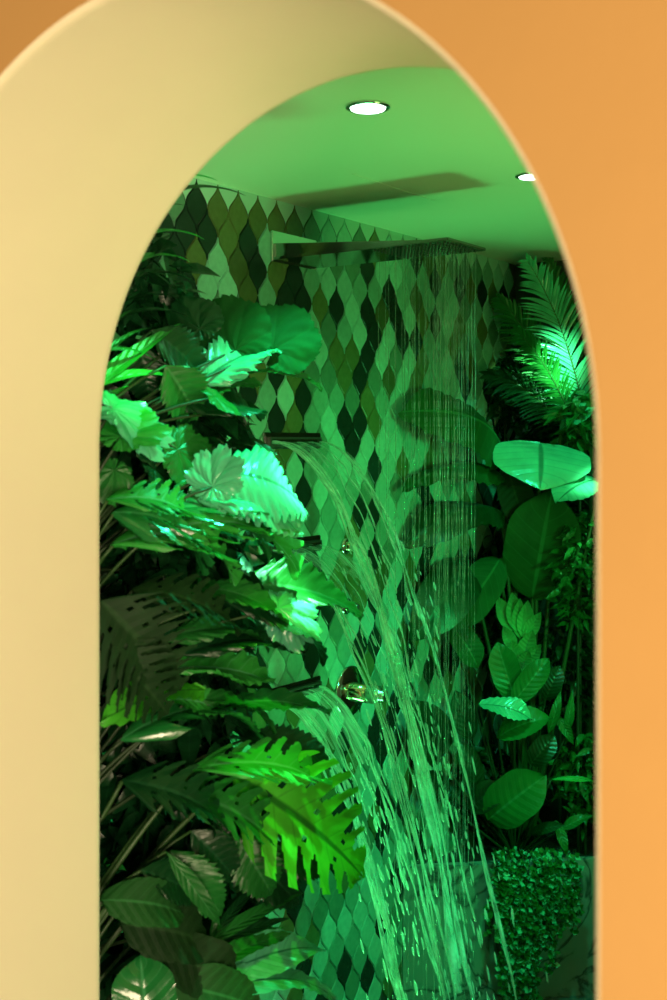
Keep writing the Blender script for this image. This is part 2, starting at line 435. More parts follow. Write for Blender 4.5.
# plaster strip between the topmost tile tips
wl = obj('wall_left', bm, [M['grout'], M['tile'], M['plaster_top']])
structure(wl)
bmt = bmesh.new()
for i in range(-40, 40):
    yc = y_ref+(i+.5)*tp
    if yc-tp*.55 < YF or yc+tp*.55 > YB: continue
    vs = []
    for q in [k/8*.5 for k in range(9)]:
        vs.append((yc-tp/4*(1+math.cos(2*PI*q))+.0012, ZC-th*q))
    vr = [(2*yc-y, z) for y, z in vs[::-1]]
    vv = [bmt.verts.new((XW+.004, y, z)) for y, z in vs+vr[1:]]
    bmt.faces.new(vv)
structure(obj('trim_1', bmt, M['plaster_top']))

bm = bmesh.new(); box(bm, XW-.1, 1.5, YB, YB+.1, 0, ZC); structure(obj('wall_back', bm, M['dark']))
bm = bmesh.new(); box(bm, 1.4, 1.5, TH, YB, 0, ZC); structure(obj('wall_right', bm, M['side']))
bm = bmesh.new(); box(bm, XW-.1, 1.5, TH, YB+.1, ZC, ZC+.1)
structure(obj('ceiling', bm, M['ceiling']))
bm = bmesh.new(); box(bm, X0, X1, -2.6, YB+.1, -.1, 0); structure(obj('floor', bm, M['floor']))
# thin seam of the ceiling board
a = ceilP(353, 174); b = ceilP(447, 199)
bm = bmesh.new(); box(bm, a.x-.002, a.x+.002, a.y-.0, b.y, ZC-.0012, ZC+.001); structure(obj('trim_2', bm, M['ceiling']))

# corner planter of marble: front runs across the corner
ZL = .43
pa = P(400, 868, 3.73); pb = P(590, 859, 3.81)
dirp = (pb-pa); dirp.z = 0; dirp.normalize()
A = Vector((XW+.008, pa.y, 0)); B = A+dirp*((YB-.006-A.y)/dirp.y)
D = Vector((XW+.008, YB-.006, 0))
planter = thing('planter', 'built in veined marble planter trough across the back corner under the plants', 'planter', (A+B)/2)
def prism(bm, poly, z0, z1, mi=0):
    lo = [bm.verts.new((p.x, p.y, z0)) for p in poly]; hi = [bm.verts.new((p.x, p.y, z1)) for p in poly]
    bm.faces.new(lo[::-1]).material_index = mi; bm.faces.new(hi).material_index = mi
    for i in range(len(poly)):
        j = (i+1) % len(poly); bm.faces.new((lo[i], lo[j], hi[j], hi[i])).material_index = mi
nrmp = Vector((-dirp.y, dirp.x, 0))
bm = bmesh.new(); prism(bm, [A, B, B+Vector((-.042, 0, 0)), A+Vector((0, .042, 0))], 0, ZL); bmesh.ops.recalc_face_normals(bm, faces=bm.faces)
obj('front_panel', bm, M['marble'], planter)
bm = bmesh.new(); prism(bm, [A+nrmp*.03+Vector((.0, .012, 0)), B+nrmp*.03+Vector((-.05, -.03, 0)), D], 0, ZL-.035); bmesh.ops.recalc_face_normals(bm, faces=bm.faces)
obj('soil', bm, M['soil'], planter)

# green-wall panel on the inside of the arched wall, left of the opening
PX0, PX1, PY = XW+.01, -.60, TH+.07
panel = thing('planting_panel', 'dark wall mounted planting panel behind the left jamb of the arch', 'planter', ((PX0+PX1)/2, TH, .12))
bm = bmesh.new(); box(bm, PX0, PX1, TH+.002, TH+.03, .12, 2.34); obj('back_board', bm, M['dark'], panel)
for k in range(11):
    z = .14+k*.2; bm = bmesh.new()
    box(bm, PX0+.01, PX1-.01, TH+.03, PY, z, z+.09); bmesh.ops.bevel(bm, geom=bm.edges, offset=.005, segments=2, affect='EDGES')
    obj('pocket', bm, M['soil'], panel)
def root(px, z): return Vector((PX0+(PX1-PX0)*px, PY-.006, z))

# ------------------------------------------------------------------ downlights
def downlight(u, v, label):
    c = ceilP(u, v); t = thing('downlight', label, 'ceiling light', c, 'round recessed ceiling downlights')
    bm = bmesh.new(); lathe(bm, [(-.002, .032), (.003, .032), (.006, .036), (.005, .043), (0, .044)], c, Vector((0, 0, -1)), 40)
    obj('rim', bm, M['steel'], t)
    bm = bmesh.new(); lathe(bm, [(.0, .0001), (.0045, .001), (.0062, .033), (.0005, .034)], c, Vector((0, 0, -1)), 40)
    obj('diffuser', bm, M['bulb'], t)
    return c
dl1 = downlight(368, 106, 'round lit recessed downlight in full view on the green ceiling, above the shower head')
dl2 = downlight(533, 175, 'round lit recessed downlight partly cut off by the right edge of the arch')

# ------------------------------------------------------------------ shower head
zh = CAM.z+.486
def planeP(u, v, z): return P(u, v, FPX*(z-CAM.z)/(HY-v))
F1 = planeP(436, 237, zh); F2 = planeP(488, 250, zh)
sh = thing('rain_shower', 'flat rectangular polished rain shower head reaching out from the tiled wall below the ceiling', 'shower head', (XW, (F1.y+F2.y)/2, zh))
xt = F1.x; y0, y1 = wallP(269, 250).y, F2.y+.01
bm = bmesh.new(); box(bm, XW+.006, xt, y0, y1, zh, zh+.008); bmesh.ops.bevel(bm, geom=bm.edges, offset=.0015, segments=2, affect='EDGES')
obj('plate', bm, M['steel_dark'], sh)
# wedge housing on the wall end, its side mirrors the tiles
bm = bmesh.new()
vs = [bm.verts.new(p) for y in (y0+.006, y1-.006) for p in ((XW+.006, y, zh+.008), (xt-.06, y, zh+.008), (XW+.006, y, zh+.045))]
bm.faces.new(vs[:3]); bm.faces.new(vs[3:][::-1])
for i in range(3): j = (i+1) % 3; bm.faces.new((vs[i], vs[i+3], vs[j+3], vs[j]))
bmesh.ops.recalc_face_normals(bm, faces=bm.faces); bmesh.ops.bevel(bm, geom=bm.edges, offset=.001, segments=1, affect='EDGES')
obj('wall_housing', bm, M['steel_dark'], sh)
bm = bmesh.new(); box(bm, XW+.0055, XW+.014, y0-.003, y1+.003, zh-.004, zh+.078); bmesh.ops.bevel(bm, geom=bm.edges, offset=.002, segments=2, affect='EDGES')
obj('wall_flange', bm, M['steel'], sh)
bm = bmesh.new(); nozz = []
for i in range(11):
    for j in range(11):
        x = xt-.22+i*.02; y = y0+.02+j*(y1-y0-.04)/10; nozz.append((x, y))
        lathe(bm, [(0, .0035), (.004, .0022)], Vector((x, y, zh)), Vector((0, 0, -1)), 8)
nz_ = obj('spray_nozzles', bm, M['rubber'], sh)

# rain falling from the head
bm = bmesh.new(); uvl = bm.loops.layers.uv.new('UVMap'); r = random.Random(5)
for (x, y) in nozz:
    if r.random() < (.72 if x < xt-.12 else .38): continue
    z1 = r.uniform(.05, .95) if r.random() < .6 else .05
    pts = []; n = 36
    px, py = r.uniform(-.006, .006), r.uniform(-.006, .006)
    for i in range(n+1):
        t = i/n; z = zh-.004-(zh-z1)*t
        pts.append(Vector((x+px*t+.0012*math.sin(t*40+x*90), y+py*t+.0012*math.cos(t*33+y*90), z)))
    ph = r.random()*9; tube(bm, pts, lambda t: .0010*(1-.45*t)*(1+.5*math.sin(t*55+ph)), 5, uvl)
    for k in range(5):
        z = r.uniform(.05, z1+1.0); bmesh.ops.create_icosphere(bm, subdivisions=1, radius=.0022, matrix=Matrix.Translation((x+r.uniform(-.012, .012), y+r.uniform(-.012, .012), min(z, 2.2)))@Matrix.Diagonal((1, 1, r.uniform(1.5, 4), 1)))
tag(obj('rain_water', bm, M['rain'], smooth=True), 'curtain of fine vertical water threads falling from the flat shower head', 'water', kind='stuff')

# ------------------------------------------------------------------ waterfall spouts and their streams
ya, yb = wallP(264, 440).y, wallP(315, 440).y
SP = [1.748, 1.462, 1.068]
names = ['highest', 'middle', 'lowest']
EX = Vector((1, 0, 0))
for k, z in enumerate(SP):
    lab = ['wide steel waterfall spout on the tiled wall above the big lit lobed leaf',
           'wide steel waterfall spout on the tiled wall hidden beside the arching middle stream',
           'wide steel waterfall spout on the tiled wall left of the large round shower valve'][k]
    t = thing('waterfall_spout', lab, 'spout', (XW, (ya+yb)/2, z), 'waterfall spouts on the tiled wall')
    bm = bmesh.new(); box(bm, XW+.0055, XW+.012, ya-.012, yb+.012, z-.014, z+.030); bmesh.ops.bevel(bm, geom=bm.edges, offset=.002, segments=2, affect='EDGES')
    obj('wall_plate', bm, M['steel_dark'], t)
    bm = bmesh.new(); box(bm, XW+.012, XW+.024, ya, yb, z-.008, z-.002); box(bm, XW+.012, XW+.024, ya, yb, z+.012, z+.018)
    box(bm, XW+.012, XW+.024, ya, ya+.005, z-.002, z+.012); box(bm, XW+.012, XW+.024, yb-.005, yb, z-.002, z+.012)
    obj('spout_lip', bm, M['spout'], t)

def stream(k, z0, v, seed, thick=1.0, sheet='sheet'):
    """falling sheet from a slot: it narrows, folds into ropes and breaks into drops"""
    r = random.Random(seed); g = 9.81
    T = math.sqrt(2*(z0-.02)/g); ym = (ya+yb)/2; hw = (yb-ya)/2-.008
    def pos(s, t, jit=0):
        q = t/T; nar = 1-.45*min(1, q*1.7)+.15*q
        y = ym+s*hw*nar+jit
        vv = v*(1+.06*s)
        return Vector((XW+.024+vv*t, y, z0+.004-.5*g*t*t))
    root_ = thing('water_stream', None, None, pos(0, 0))
    # sheet
    bm = bmesh.new(); uvl = bm.loops.layers.uv.new('UVMap'); n, m_ = 46, 16; grid = []
    te = T*(.58 if sheet != 'sheet' else .40)
    for i in range(n+1):
        t = te*i/n; row = []
        for j in range(m_+1):
            s = -1+2*j/m_; p = pos(s, t)
            w = noise.noise(Vector((s*2.6, t*9, seed)))*.012*min(1, t*9)+.006*s*s*min(1, t*12)
            p += Vector((w, 0, w*.6)); row.append((bm.verts.new(p), (s*.5, t*6)))
        grid.append(row)
    for i in range(n):
        for j in range(m_):
            q = i/n
            if q > .45 and noise.noise(Vector((j*.8, i*.10, seed+4))) < (q-.45)*1.6-.3: continue
            qd = [grid[i][j], grid[i+1][j], grid[i+1][j+1], grid[i][j+1]]
            f = bm.faces.new([a[0] for a in qd]); f.smooth = True
            for l, a in zip(f.loops, qd): l[uvl].uv = a[1]
    obj('water_sheet', bm, M[sheet], root_)
    # ropes along the edges and inside the sheet
    bm = bmesh.new(); uvl = bm.loops.layers.uv.new('UVMap')
    for s0, s1, rr in ((-1, -.9, .009), (-.93, -.5, .006), (-.97, -.72, .0065), (.98, .95, .006), (1.0, .7, .004), (-.6, -.75, .005), (0, -.3, .003), (.5, .2, .003)):
        n = 70; ph = r.random()*9; pts = []
        tend = T*(r.uniform(.75, .98) if rr > .004 else r.uniform(.4, .8))
        for i in range(n+1):
            t = tend*i/n; p = pos(s0+(s1-s0)*i/n, t, .004*math.sin(i*.5+ph)*min(1, t*6)); p += Vector((.004*math.sin(i*.31+ph), 0, 0))*min(1, t*6); pts.append(p)
        tube(bm, pts, lambda q: rr*thick*(.55+.35*math.sin(q*38+ph)*q+.45*noise.noise(Vector((q*14, ph, 1)))+.25*q), 7, uvl)
    obj('water_rope', bm, M['strand'], root_)
    # elongated drops
    bm = bmesh.new(); bm.loops.layers.uv.new('UVMap')
    for i in range(int(190*thick)):
        t = T*(r.uniform(.30, 1)**.8); s = r.gauss(0, .75); p = pos(max(-1.7, min(1.7, s)), t)+Vector((r.gauss(0, .022)*t/T*1.5, 0, 0))
        vel = Vector((v, 0, -g*t)).normalized(); n1, b1 = frame_of(vel)
        rr = r.uniform(.0014, .0042); le = r.uniform(3, 8)
        mt = Matrix((n1, b1, vel)).transposed().to_4x4(); mt.translation = p
        bmesh.ops.create_icosphere(bm, subdivisions=1, radius=rr, matrix=mt@Matrix.Diagonal((1, 1, le, 1)))
    obj('water_drops', bm, M['strand'], root_, smooth=True)['kind'] = 'stuff'
    return root_
tag(stream(0, SP[0], 1.10, 3), 'tall arching water stream pouring from the highest wall spout', 'water', 'streams of water from the wall spouts')
tag(stream(1, SP[1], 1.12, 8, .55), 'arching water stream pouring from the middle wall spout', 'water', 'streams of water from the wall spouts')
tag(stream(2, SP[2], 1.00, 14, 1.0, 'sheet_dense'), 'broad water stream pouring from the lowest wall spout beside the round valve', 'water', 'streams of water from the wall spouts')

# ------------------------------------------------------------------ valves
def valve(u, v, R, hl, hr, label, name='shower_valve'):
    p = wallP(u, v, .0055); t = thing(name, label, 'valve', p, 'round shower valves on the tiled wall')
    bm = bmesh.new(); lathe(bm, [(0, R), (.004, R), (.008, R*.96), (.010, R*.5)], p, EX, 48); obj('rosette', bm, M['steel'], t)
    bm = bmesh.new(); lathe(bm, [(.009, hr*1.1), (.014, hr), (hl*.55, hr)], p, EX, 32); obj('valve_body', bm, M['brass'], t)
    bm = bmesh.new(); pr = [(hl*.55, hr*.85), (hl*.58, hr*.98)]
    for i in range(6): pr += [(hl*(.60+i*.04), hr*.98), (hl*(.62+i*.04), hr*.9)]
    pr += [(hl*.86, hr*.75), (hl*.88, hr*.62), (hl, hr*.60), (hl*1.01, hr*.4)]
    lathe(bm, pr, p, EX, 32); obj('knob', bm, M['brushed'], t)
valve(349, 691, .074, .125, .027, 'large round chrome shower valve with a ribbed knob on the tiled wall')
valve(345, 546, .024, .045, .014, 'small round chrome valve in the tiled wall between the top two streams')
valve(345, 606, .024, .045, .014, 'small round chrome valve in the tiled wall at the tip of a dark pointed leaf')


# ------------------------------------------------------------------ plants on the left
def inside(q):
    k = (q[0]-CX)/FPX; yw = (XW+.05-CAM.x)/(FW.x+RT.x*k); p = P(q[0], q[1], min(q[2], yw) if yw > 0 else q[2]); p.y = min(p.y, YB-.02); return p
def plant(name, label, cat, rt, leaves, lift=.06, group=None, smat='stalk', sr=.005):
    """leaves: (kind, base(u,v,Y), tip(u,v,Y), width, material, normal, {extras})"""
    t = thing(name, label, cat, rt, group)
    for lf in leaves:
        kind, b, tp_, w, mat, nr = lf[:6]; kw = lf[6] if len(lf) > 6 else {}
        kw = dict(kw); st = kw.pop('stalk', True); lft = kw.pop('lift', lift)
        B_, T_ = inside(b), inside(tp_)
        place_leaf(t, 'leaf', kind, B_, T_, w, mat, nr, **kw)
        if st: stalk(t, rt, B_+(T_-B_)*.02, sr, sr*.55, lft, smat)
    return t

# strap-leaved clump high on the left
blades = []
r = random.Random(21)
for (b, tp_, w, m_) in [((95, 225, 2.2), (218, 181, 2.55), .05, 'bright'), ((95, 240, 2.2), (246, 196, 2.6), .045, 'dark'), ((100, 262, 2.2), (205, 240, 2.5), .05, 'bright'),
        ((95, 290, 2.2), (190, 262, 2.5), .07, 'bright'), ((90, 300, 2.2), (196, 283, 2.5), .07, 'dark'), ((90, 318, 2.2), (180, 300, 2.4), .08, 'dark'),
        ((90, 290, 2.2), (170, 230, 2.4), .05, 'dark'), ((95, 270, 2.2), (186, 205, 2.5), .045, 'dark'), ((90, 330, 2.2), (192, 318, 2.4), .06, 'dark')]:
    blades.append(('blade', b, tp_, w*1.5, m_, (0, .8, .5), dict(arch=.10, fold=.3, ripple=.0, stalk=False)))
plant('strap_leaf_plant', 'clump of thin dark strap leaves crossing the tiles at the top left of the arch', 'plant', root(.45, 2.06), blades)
bl2 = []
for (b, tp_, w, m_, a) in [((88, 392, 2.15), (181, 323, 2.35), .13, 'bright', .02), ((88, 388, 2.15), (176, 379, 2.3), .12, 'bright', .10), ((90, 410, 2.15), (136, 385, 2.25), .14, 'bright', .05),
        ((88, 372, 2.15), (152, 328, 2.3), .07, 'mid', .1), ((88, 360, 2.15), (132, 310, 2.25), .10, 'mid', .1), ((90, 352, 2.15), (160, 364, 2.3), .06, 'mid', .1)]:
    bl2.append(('blade', b, tp_, w, m_, (0, .6, .7), dict(arch=a, fold=.35, ripple=0, stalk=False)))
plant('lily_plant', 'clump of broad bright green strap leaves below the thin dark ones at the left', 'plant', root(.5, 1.86), bl2)

# round scalloped leaves in front of the tiles
plant('geranium', 'plant with two round scalloped dark leaves standing before the tiles', 'plant', root(.7, 1.66), [
    ('round', (236, 352, 2.42), (222, 300, 2.46), .95, 'deep', (-.1, .25, .9), dict(arch=.05, ripple=.03)),
    ('round', (272, 352, 2.45), (300, 310, 2.50), .95, 'deep', (.2, .35, .9), dict(arch=.05, ripple=.03)),
    ('round', (200, 330, 2.38), (182, 300, 2.42), .95, 'dark', (.0, .5, .8), dict(arch=.05)),
    ('serrate', (198, 385, 2.35), (285, 348, 2.5), .50, 'teal', (.0, .75, .6), dict(arch=.10, fold=.2, ripple=.05)),
    ('serrate', (190, 405, 2.35), (262, 385, 2.45), .38, 'mid', (0, .8, .5), dict(arch=.12, fold=.2, ripple=.04)),
    ('lance', (235, 378, 2.4), (322, 391, 2.55), .16, 'mid', (0, .8, .5), dict(arch=.12, fold=.4)),
    ('serrate', (150, 330, 2.3), (205, 385, 2.4), .6, 'dark', (.1, .5, .8), dict(arch=.1)),
    ('serrate', (140, 345, 2.3), (150, 405, 2.35), .7, 'dark', (.1, .5, .8), dict(arch=.1)),
    ('serrate', (160, 395, 2.3), (240, 440, 2.45), .5, 'dark', (0, .7, .6), dict(arch=.15)),
    ('serrate', (200, 415, 2.3), (262, 420, 2.45), .6, 'dark', (0, .7, .6), dict(arch=.15)),
    ('serrate', (165, 365, 2.25), (195, 420, 2.35), .7, 'mid', (.2, .3, .9), dict(arch=.1)),
    ('round', (212, 398, 2.3), (240, 410, 2.35), .9, 'mid', (.0, .8, .6), dict(arch=.1)),
], smat='stalk')
plant('begonia', 'plant with big lobed leaves shining white where the light strikes them', 'plant', root(.75, 1.46), [
    ('fan', (108, 412, 2.12), (165, 440, 2.22), .75, 'teal', (.1, .7, .7), dict(arch=.12, ripple=.05)),
    ('fan', (212, 488, 2.20), (224, 448, 2.22), .95, 'teal', (-.15, .35, .9), dict(arch=.05, ripple=.05)),
    ('serrate', (212, 472, 2.24), (309, 516, 2.36), .78, 'teal', (.12, .75, .68), dict(arch=.16, ripple=.06, fold=.12, curl=.22, nv=13)),
    ('serrate', (196, 500, 2.20), (302, 538, 2.30), .5, 'teal', (.1, .85, .5), dict(arch=.16, ripple=.06, fold=.15, curl=.2, nv=12)),
    ('fan', (120, 440, 2.12), (150, 415, 2.2), .9, 'bright', (-.1, .6, .8), dict(arch=.1)),
    ('fan', (150, 500, 2.2), (200, 520, 2.28), .7, 'bright', (.1, .85, .5), dict(arch=.15)),
    ('fan', (115, 470, 2.12), (100, 500, 2.1), .9, 'mid', (.2, .4, .9), dict(arch=.1)),
    ('fan', (175, 450, 2.25), (215, 470, 2.3), .9, 'mid', (0, .5, .8), dict(arch=.1)),
    ('fan', (150, 470, 2.2), (180, 500, 2.3), .9, 'dark', (0, .6, .8), dict(arch=.1)),
], smat='stalk')
# glossy drooping split leaves
plant('split_leaf_philodendron', 'plant with glossy drooping split leaves under the white lit ones', 'plant', root(.6, 1.26), [
    ('monstera', (112, 512, 2.05), (195, 590, 2.2), .55, 'gloss', (.1, .85, .5), dict(arch=.25, ripple=.04)),
    ('monstera', (130, 520, 2.1), (270, 560, 2.35), .42, 'gloss', (.0, .9, .45), dict(arch=.18, ripple=.05)),
    ('monstera', (110, 545, 2.05), (235, 588, 2.25), .45, 'bright', (.1, .9, .5), dict(arch=.22, ripple=.04)),
    ('monstera', (140, 540, 2.1), (300, 575, 2.38), .30, 'bright', (.1, .9, .4), dict(arch=.18, ripple=.05)),
    ('monstera', (105, 500, 2.05), (205, 535, 2.2), .5, 'bright', (.1, .9, .5), dict(arch=.15, ripple=.04)),
    ('serrate', (235, 585, 2.35), (363, 617, 2.5), .42, 'mid', (.0, .75, .6), dict(arch=.10, ripple=.03, fold=.3)),
    ('fan', (275, 610, 2.3), (318, 634, 2.32), .8, 'teal', (.15, .65, .8), dict(arch=.2, ripple=.06, curl=.1)),
    ('serrate', (220, 600, 2.25), (325, 665, 2.4), .35, 'dark', (0, .8, .5), dict(arch=.15)),
    ('serrate', (170, 590, 2.2), (290, 630, 2.3), .3, 'mid', (0, .8, .4), dict(arch=.15)),
], smat='stalk_pale')
plant('fan_leaf_plant', 'plant with large ribbed bronze dark leaves at the left edge halfway down', 'plant', root(.45, 1.06), [
    ('monstera', (100, 600, 2.0), (178, 690, 2.1), .85, 'brown', (.2, .35, .9), dict(arch=.12, ripple=.03, nv=12)),
    ('monstera', (130, 590, 2.05), (240, 635, 2.2), .45, 'brown', (.0, .7, .6), dict(arch=.12, ripple=.03)),
    ('monstera', (102, 640, 2.0), (168, 715, 2.08), .7, 'brown', (.2, .35, .9), dict(arch=.12, ripple=.03)),
])
plant('philodendron', 'plant with wide yellow green undulating leaves left of the round valve', 'plant', root(.6, .96), [
    ('serrate', (150, 672, 2.2), (273, 684, 2.4), .34, 'bright', (.0, .85, .55), dict(arch=.08, fold=.3, ripple=.05)),
    ('paddle', (205, 690, 2.2), (100, 722, 2.05), .34, 'lime', (.0, .8, .6), dict(arch=.10, fold=.2, ripple=.06)),
    ('paddle', (160, 700, 2.15), (225, 715, 2.25), .40, 'bright', (.0, .8, .6), dict(arch=.10, fold=.2, ripple=.06)),
    ('serrate', (180, 655, 2.2), (305, 655, 2.4), .3, 'dark', (.0, .8, .5), dict(arch=.12)),
    ('serrate', (160, 640, 2.15), (270, 650, 2.35), .24, 'mid', (.0, .8, .4), dict(arch=.12)),
    ('lance', (190, 700, 2.2), (275, 735, 2.35), .22, 'mid', (.0, .8, .5), dict(arch=.15)),
    ('lance', (150, 730, 2.15), (330, 715, 2.45), .13, 'gloss', (.0, .9, .4), dict(arch=.1)),
    ('monstera', (120, 740, 2.1), (262, 745, 2.35), .35, 'gloss', (.0, .9, .4), dict(arch=.2)),
    ('serrate', (240, 740, 2.4), (330, 770, 2.5), .4, 'dark', (.0, .7, .6), dict(arch=.15)),
])
plant('monstera', 'monstera with a big slitted lime green leaf hanging before the lower tiles', 'plant', root(.7, .76), [
    ('monstera', (232, 775, 2.30), (364, 878, 2.40), .72, 'lime', (.15, .6, .8), dict(arch=.10, ripple=.035, fold=.18, nv=8)),
    ('monstera', (190, 770, 2.2), (330, 790, 2.38), .40, 'bright', (.0, .85, .45), dict(arch=.12, ripple=.04, nv=8)),
    ('monstera', (170, 790, 2.2), (280, 850, 2.3), .5, 'mid', (.0, .8, .55), dict(arch=.12, ripple=.04, nv=8)),
    ('monstera', (120, 780, 2.1), (230, 830, 2.2), .5, 'dark', (.0, .8, .55), dict(arch=.12, ripple=.04, nv=8)),
], smat='stalk_pale', sr=.007)
plant('nettle_plant', 'plant with toothed dark leaves and arching stems under the lime monstera leaf', 'plant', root(.55, .56), [
    ('serrate', (190, 830, 2.25), (235, 880, 2.3), .6, 'dark', (.1, .5, .8)),
    ('serrate', (235, 835, 2.3), (272, 895, 2.35), .62, 'mid', (.1, .4, .9)),
    ('serrate', (210, 820, 2.35), (300, 905, 2.45), .4, 'dark', (.1, .4, .9)),
    ('serrate', (170, 850, 2.2), (222, 915, 2.25), .5, 'mid', (.1, .4, .9)),
    ('lance', (165, 850, 2.15), (220, 925, 2.2), .18, 'mid', (.1, .4, .9)),
    ('serrate', (140, 870, 2.1), (195, 900, 2.2), .5, 'dark', (.1, .6, .7)),
    ('serrate', (270, 850, 2.35), (330, 870, 2.42), .5, 'dark', (.1, .4, .9)),
], lift=.16, smat='stalk_pale')
bl3 = []
for (b, tp_, w, m_) in [((205, 945, 2.25), (303, 893, 2.45), .09, 'mid'), ((200, 950, 2.25), (290, 918, 2.4), .10, 'dark'), ((195, 958, 2.25), (285, 928, 2.4), .12, 'bright'),
        ((215, 935, 2.25), (262, 880, 2.4), .1, 'dark'), ((200, 945, 2.25), (240, 985, 2.3), .12, 'dark'), ((210, 940, 2.25), (225, 890, 2.3), .10, 'mid'), ((205, 950, 2.25), (160, 905, 2.2), .1, 'dark')]:
    bl3.append(('blade', b, tp_, w*1.2, m_, (0, .6, .7), dict(arch=.06, fold=.3, ripple=0, stalk=False)))
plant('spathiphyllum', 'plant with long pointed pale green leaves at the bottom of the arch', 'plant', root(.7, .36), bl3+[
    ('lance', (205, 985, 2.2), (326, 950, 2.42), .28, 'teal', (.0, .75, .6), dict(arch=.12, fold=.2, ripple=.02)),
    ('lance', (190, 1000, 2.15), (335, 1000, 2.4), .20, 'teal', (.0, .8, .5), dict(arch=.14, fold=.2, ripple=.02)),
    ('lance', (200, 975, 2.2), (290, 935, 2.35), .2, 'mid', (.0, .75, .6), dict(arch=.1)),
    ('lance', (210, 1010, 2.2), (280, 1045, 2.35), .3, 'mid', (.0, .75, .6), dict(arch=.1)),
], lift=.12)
plant('hosta', 'plant with broad dark bronze leaves and one round green leaf in the lower left corner', 'plant', root(.4, .18), [
    ('paddle', (150, 1040, 2.05), (140, 955, 2.1), .80, 'gloss', (.1, .3, .95), dict(arch=.05, fold=.12, ripple=.02, nv=5)),
    ('paddle', (120, 925, 2.1), (210, 945, 2.2), .55, 'brown', (.0, .6, .8), dict(arch=.15, fold=.15, ripple=.05)),
    ('paddle', (150, 950, 2.12), (235, 985, 2.2), .55, 'brown', (.0, .6, .8), dict(arch=.15, fold=.15, ripple=.05)),
    ('paddle', (100, 900, 2.05), (185, 915, 2.15), .45, 'olive', (.0, .6, .8), dict(arch=.15, fold=.15, ripple=.05)),
    ('paddle', (170, 985, 2.12), (260, 1010, 2.2), .5, 'olive', (.0, .6, .8), dict(arch=.15, fold=.15, ripple=.05)),
], lift=.2)
# dense small foliage filling the planted panel
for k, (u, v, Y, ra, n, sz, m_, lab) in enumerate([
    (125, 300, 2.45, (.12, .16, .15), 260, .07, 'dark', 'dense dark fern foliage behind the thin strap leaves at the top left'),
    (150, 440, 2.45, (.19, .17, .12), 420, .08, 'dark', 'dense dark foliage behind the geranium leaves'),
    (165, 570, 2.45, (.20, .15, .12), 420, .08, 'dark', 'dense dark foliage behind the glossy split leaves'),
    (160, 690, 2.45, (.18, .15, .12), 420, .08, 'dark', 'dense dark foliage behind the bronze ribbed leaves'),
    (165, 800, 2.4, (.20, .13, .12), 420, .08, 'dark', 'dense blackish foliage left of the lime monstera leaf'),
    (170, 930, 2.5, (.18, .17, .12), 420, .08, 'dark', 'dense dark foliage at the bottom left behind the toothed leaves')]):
    c = P(u, v, Y); rt = root(.3, max(.3, min(2.2, c.z)))
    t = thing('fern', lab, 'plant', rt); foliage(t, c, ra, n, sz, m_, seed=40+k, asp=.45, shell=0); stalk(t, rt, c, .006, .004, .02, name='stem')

# ------------------------------------------------------------------ plants on the right, rooted in the marble planter
def soilP(u, Y): p = P(u, 500, Y); p.z = ZL-.037; p.x = max(p.x, XW+.05); p.y = min(p.y, YB-.06); return p
t = thing('palm', 'feathery palm with a brightly lit frond under the ceiling at the right', 'plant', soilP(585, 4.15))
crown = P(592, 470, 4.15)
bm = bmesh.new(); tube(bm, curve3(t.location.copy(), (t.location+crown)/2+RT*.02, crown), lambda q: .02*(1-.4*q), 9); obj('trunk', bm, M['stalk'], t)
for (tip, lift, n, ll, m_, nr) in [((528, 262, 4.05), UP*.10+RT*.06, 44, .17, 'teal', (0, .2, 1)), ((500, 300, 4.2), UP*.14, 40, .15, 'mid', (0, .3, .9)),
        ((548, 258, 4.2), UP*.05+RT*.05, 40, .14, 'mid', (0, .2, .9)), ((486, 375, 4.05), UP*.15, 36, .12, 'dark', (0, .5, .8)), ((590, 275, 4.2), RT*.02, 36, .15, 'dark', (0, .2, .9)),
        ((640, 330, 4.1), UP*.1, 30, .14, 'mid', (0, .4, .9)), ((515, 330, 3.95), UP*.13, 36, .12, 'mid', (0, .4, .9))]:
    frond(t, crown, inside(tip), lift, int(n*1.35), ll, m_, nr, wid=.0095)
elr = soilP(530, 4.05)
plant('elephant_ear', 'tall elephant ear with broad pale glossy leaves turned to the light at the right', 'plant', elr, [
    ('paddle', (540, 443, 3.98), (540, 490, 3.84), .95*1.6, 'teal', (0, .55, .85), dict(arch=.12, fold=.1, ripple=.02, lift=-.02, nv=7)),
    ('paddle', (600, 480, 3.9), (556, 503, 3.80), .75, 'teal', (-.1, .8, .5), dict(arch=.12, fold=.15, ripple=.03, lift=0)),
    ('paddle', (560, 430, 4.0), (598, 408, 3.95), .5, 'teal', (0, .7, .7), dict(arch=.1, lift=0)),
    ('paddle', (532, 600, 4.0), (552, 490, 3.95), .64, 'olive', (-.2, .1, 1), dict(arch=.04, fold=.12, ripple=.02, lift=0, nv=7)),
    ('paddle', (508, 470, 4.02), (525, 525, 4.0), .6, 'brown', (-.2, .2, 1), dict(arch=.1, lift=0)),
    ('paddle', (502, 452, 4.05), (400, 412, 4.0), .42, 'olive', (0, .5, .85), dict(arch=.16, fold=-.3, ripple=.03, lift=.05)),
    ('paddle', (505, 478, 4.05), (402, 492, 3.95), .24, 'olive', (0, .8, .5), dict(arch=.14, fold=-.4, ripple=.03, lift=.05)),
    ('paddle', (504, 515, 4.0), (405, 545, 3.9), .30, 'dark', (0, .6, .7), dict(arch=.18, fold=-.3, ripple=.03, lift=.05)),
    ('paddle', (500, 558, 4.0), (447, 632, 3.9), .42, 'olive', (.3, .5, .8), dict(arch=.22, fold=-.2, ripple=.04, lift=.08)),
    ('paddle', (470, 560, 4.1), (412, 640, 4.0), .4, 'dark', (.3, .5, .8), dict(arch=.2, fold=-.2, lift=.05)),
], smat='stalk_pale', sr=.010)
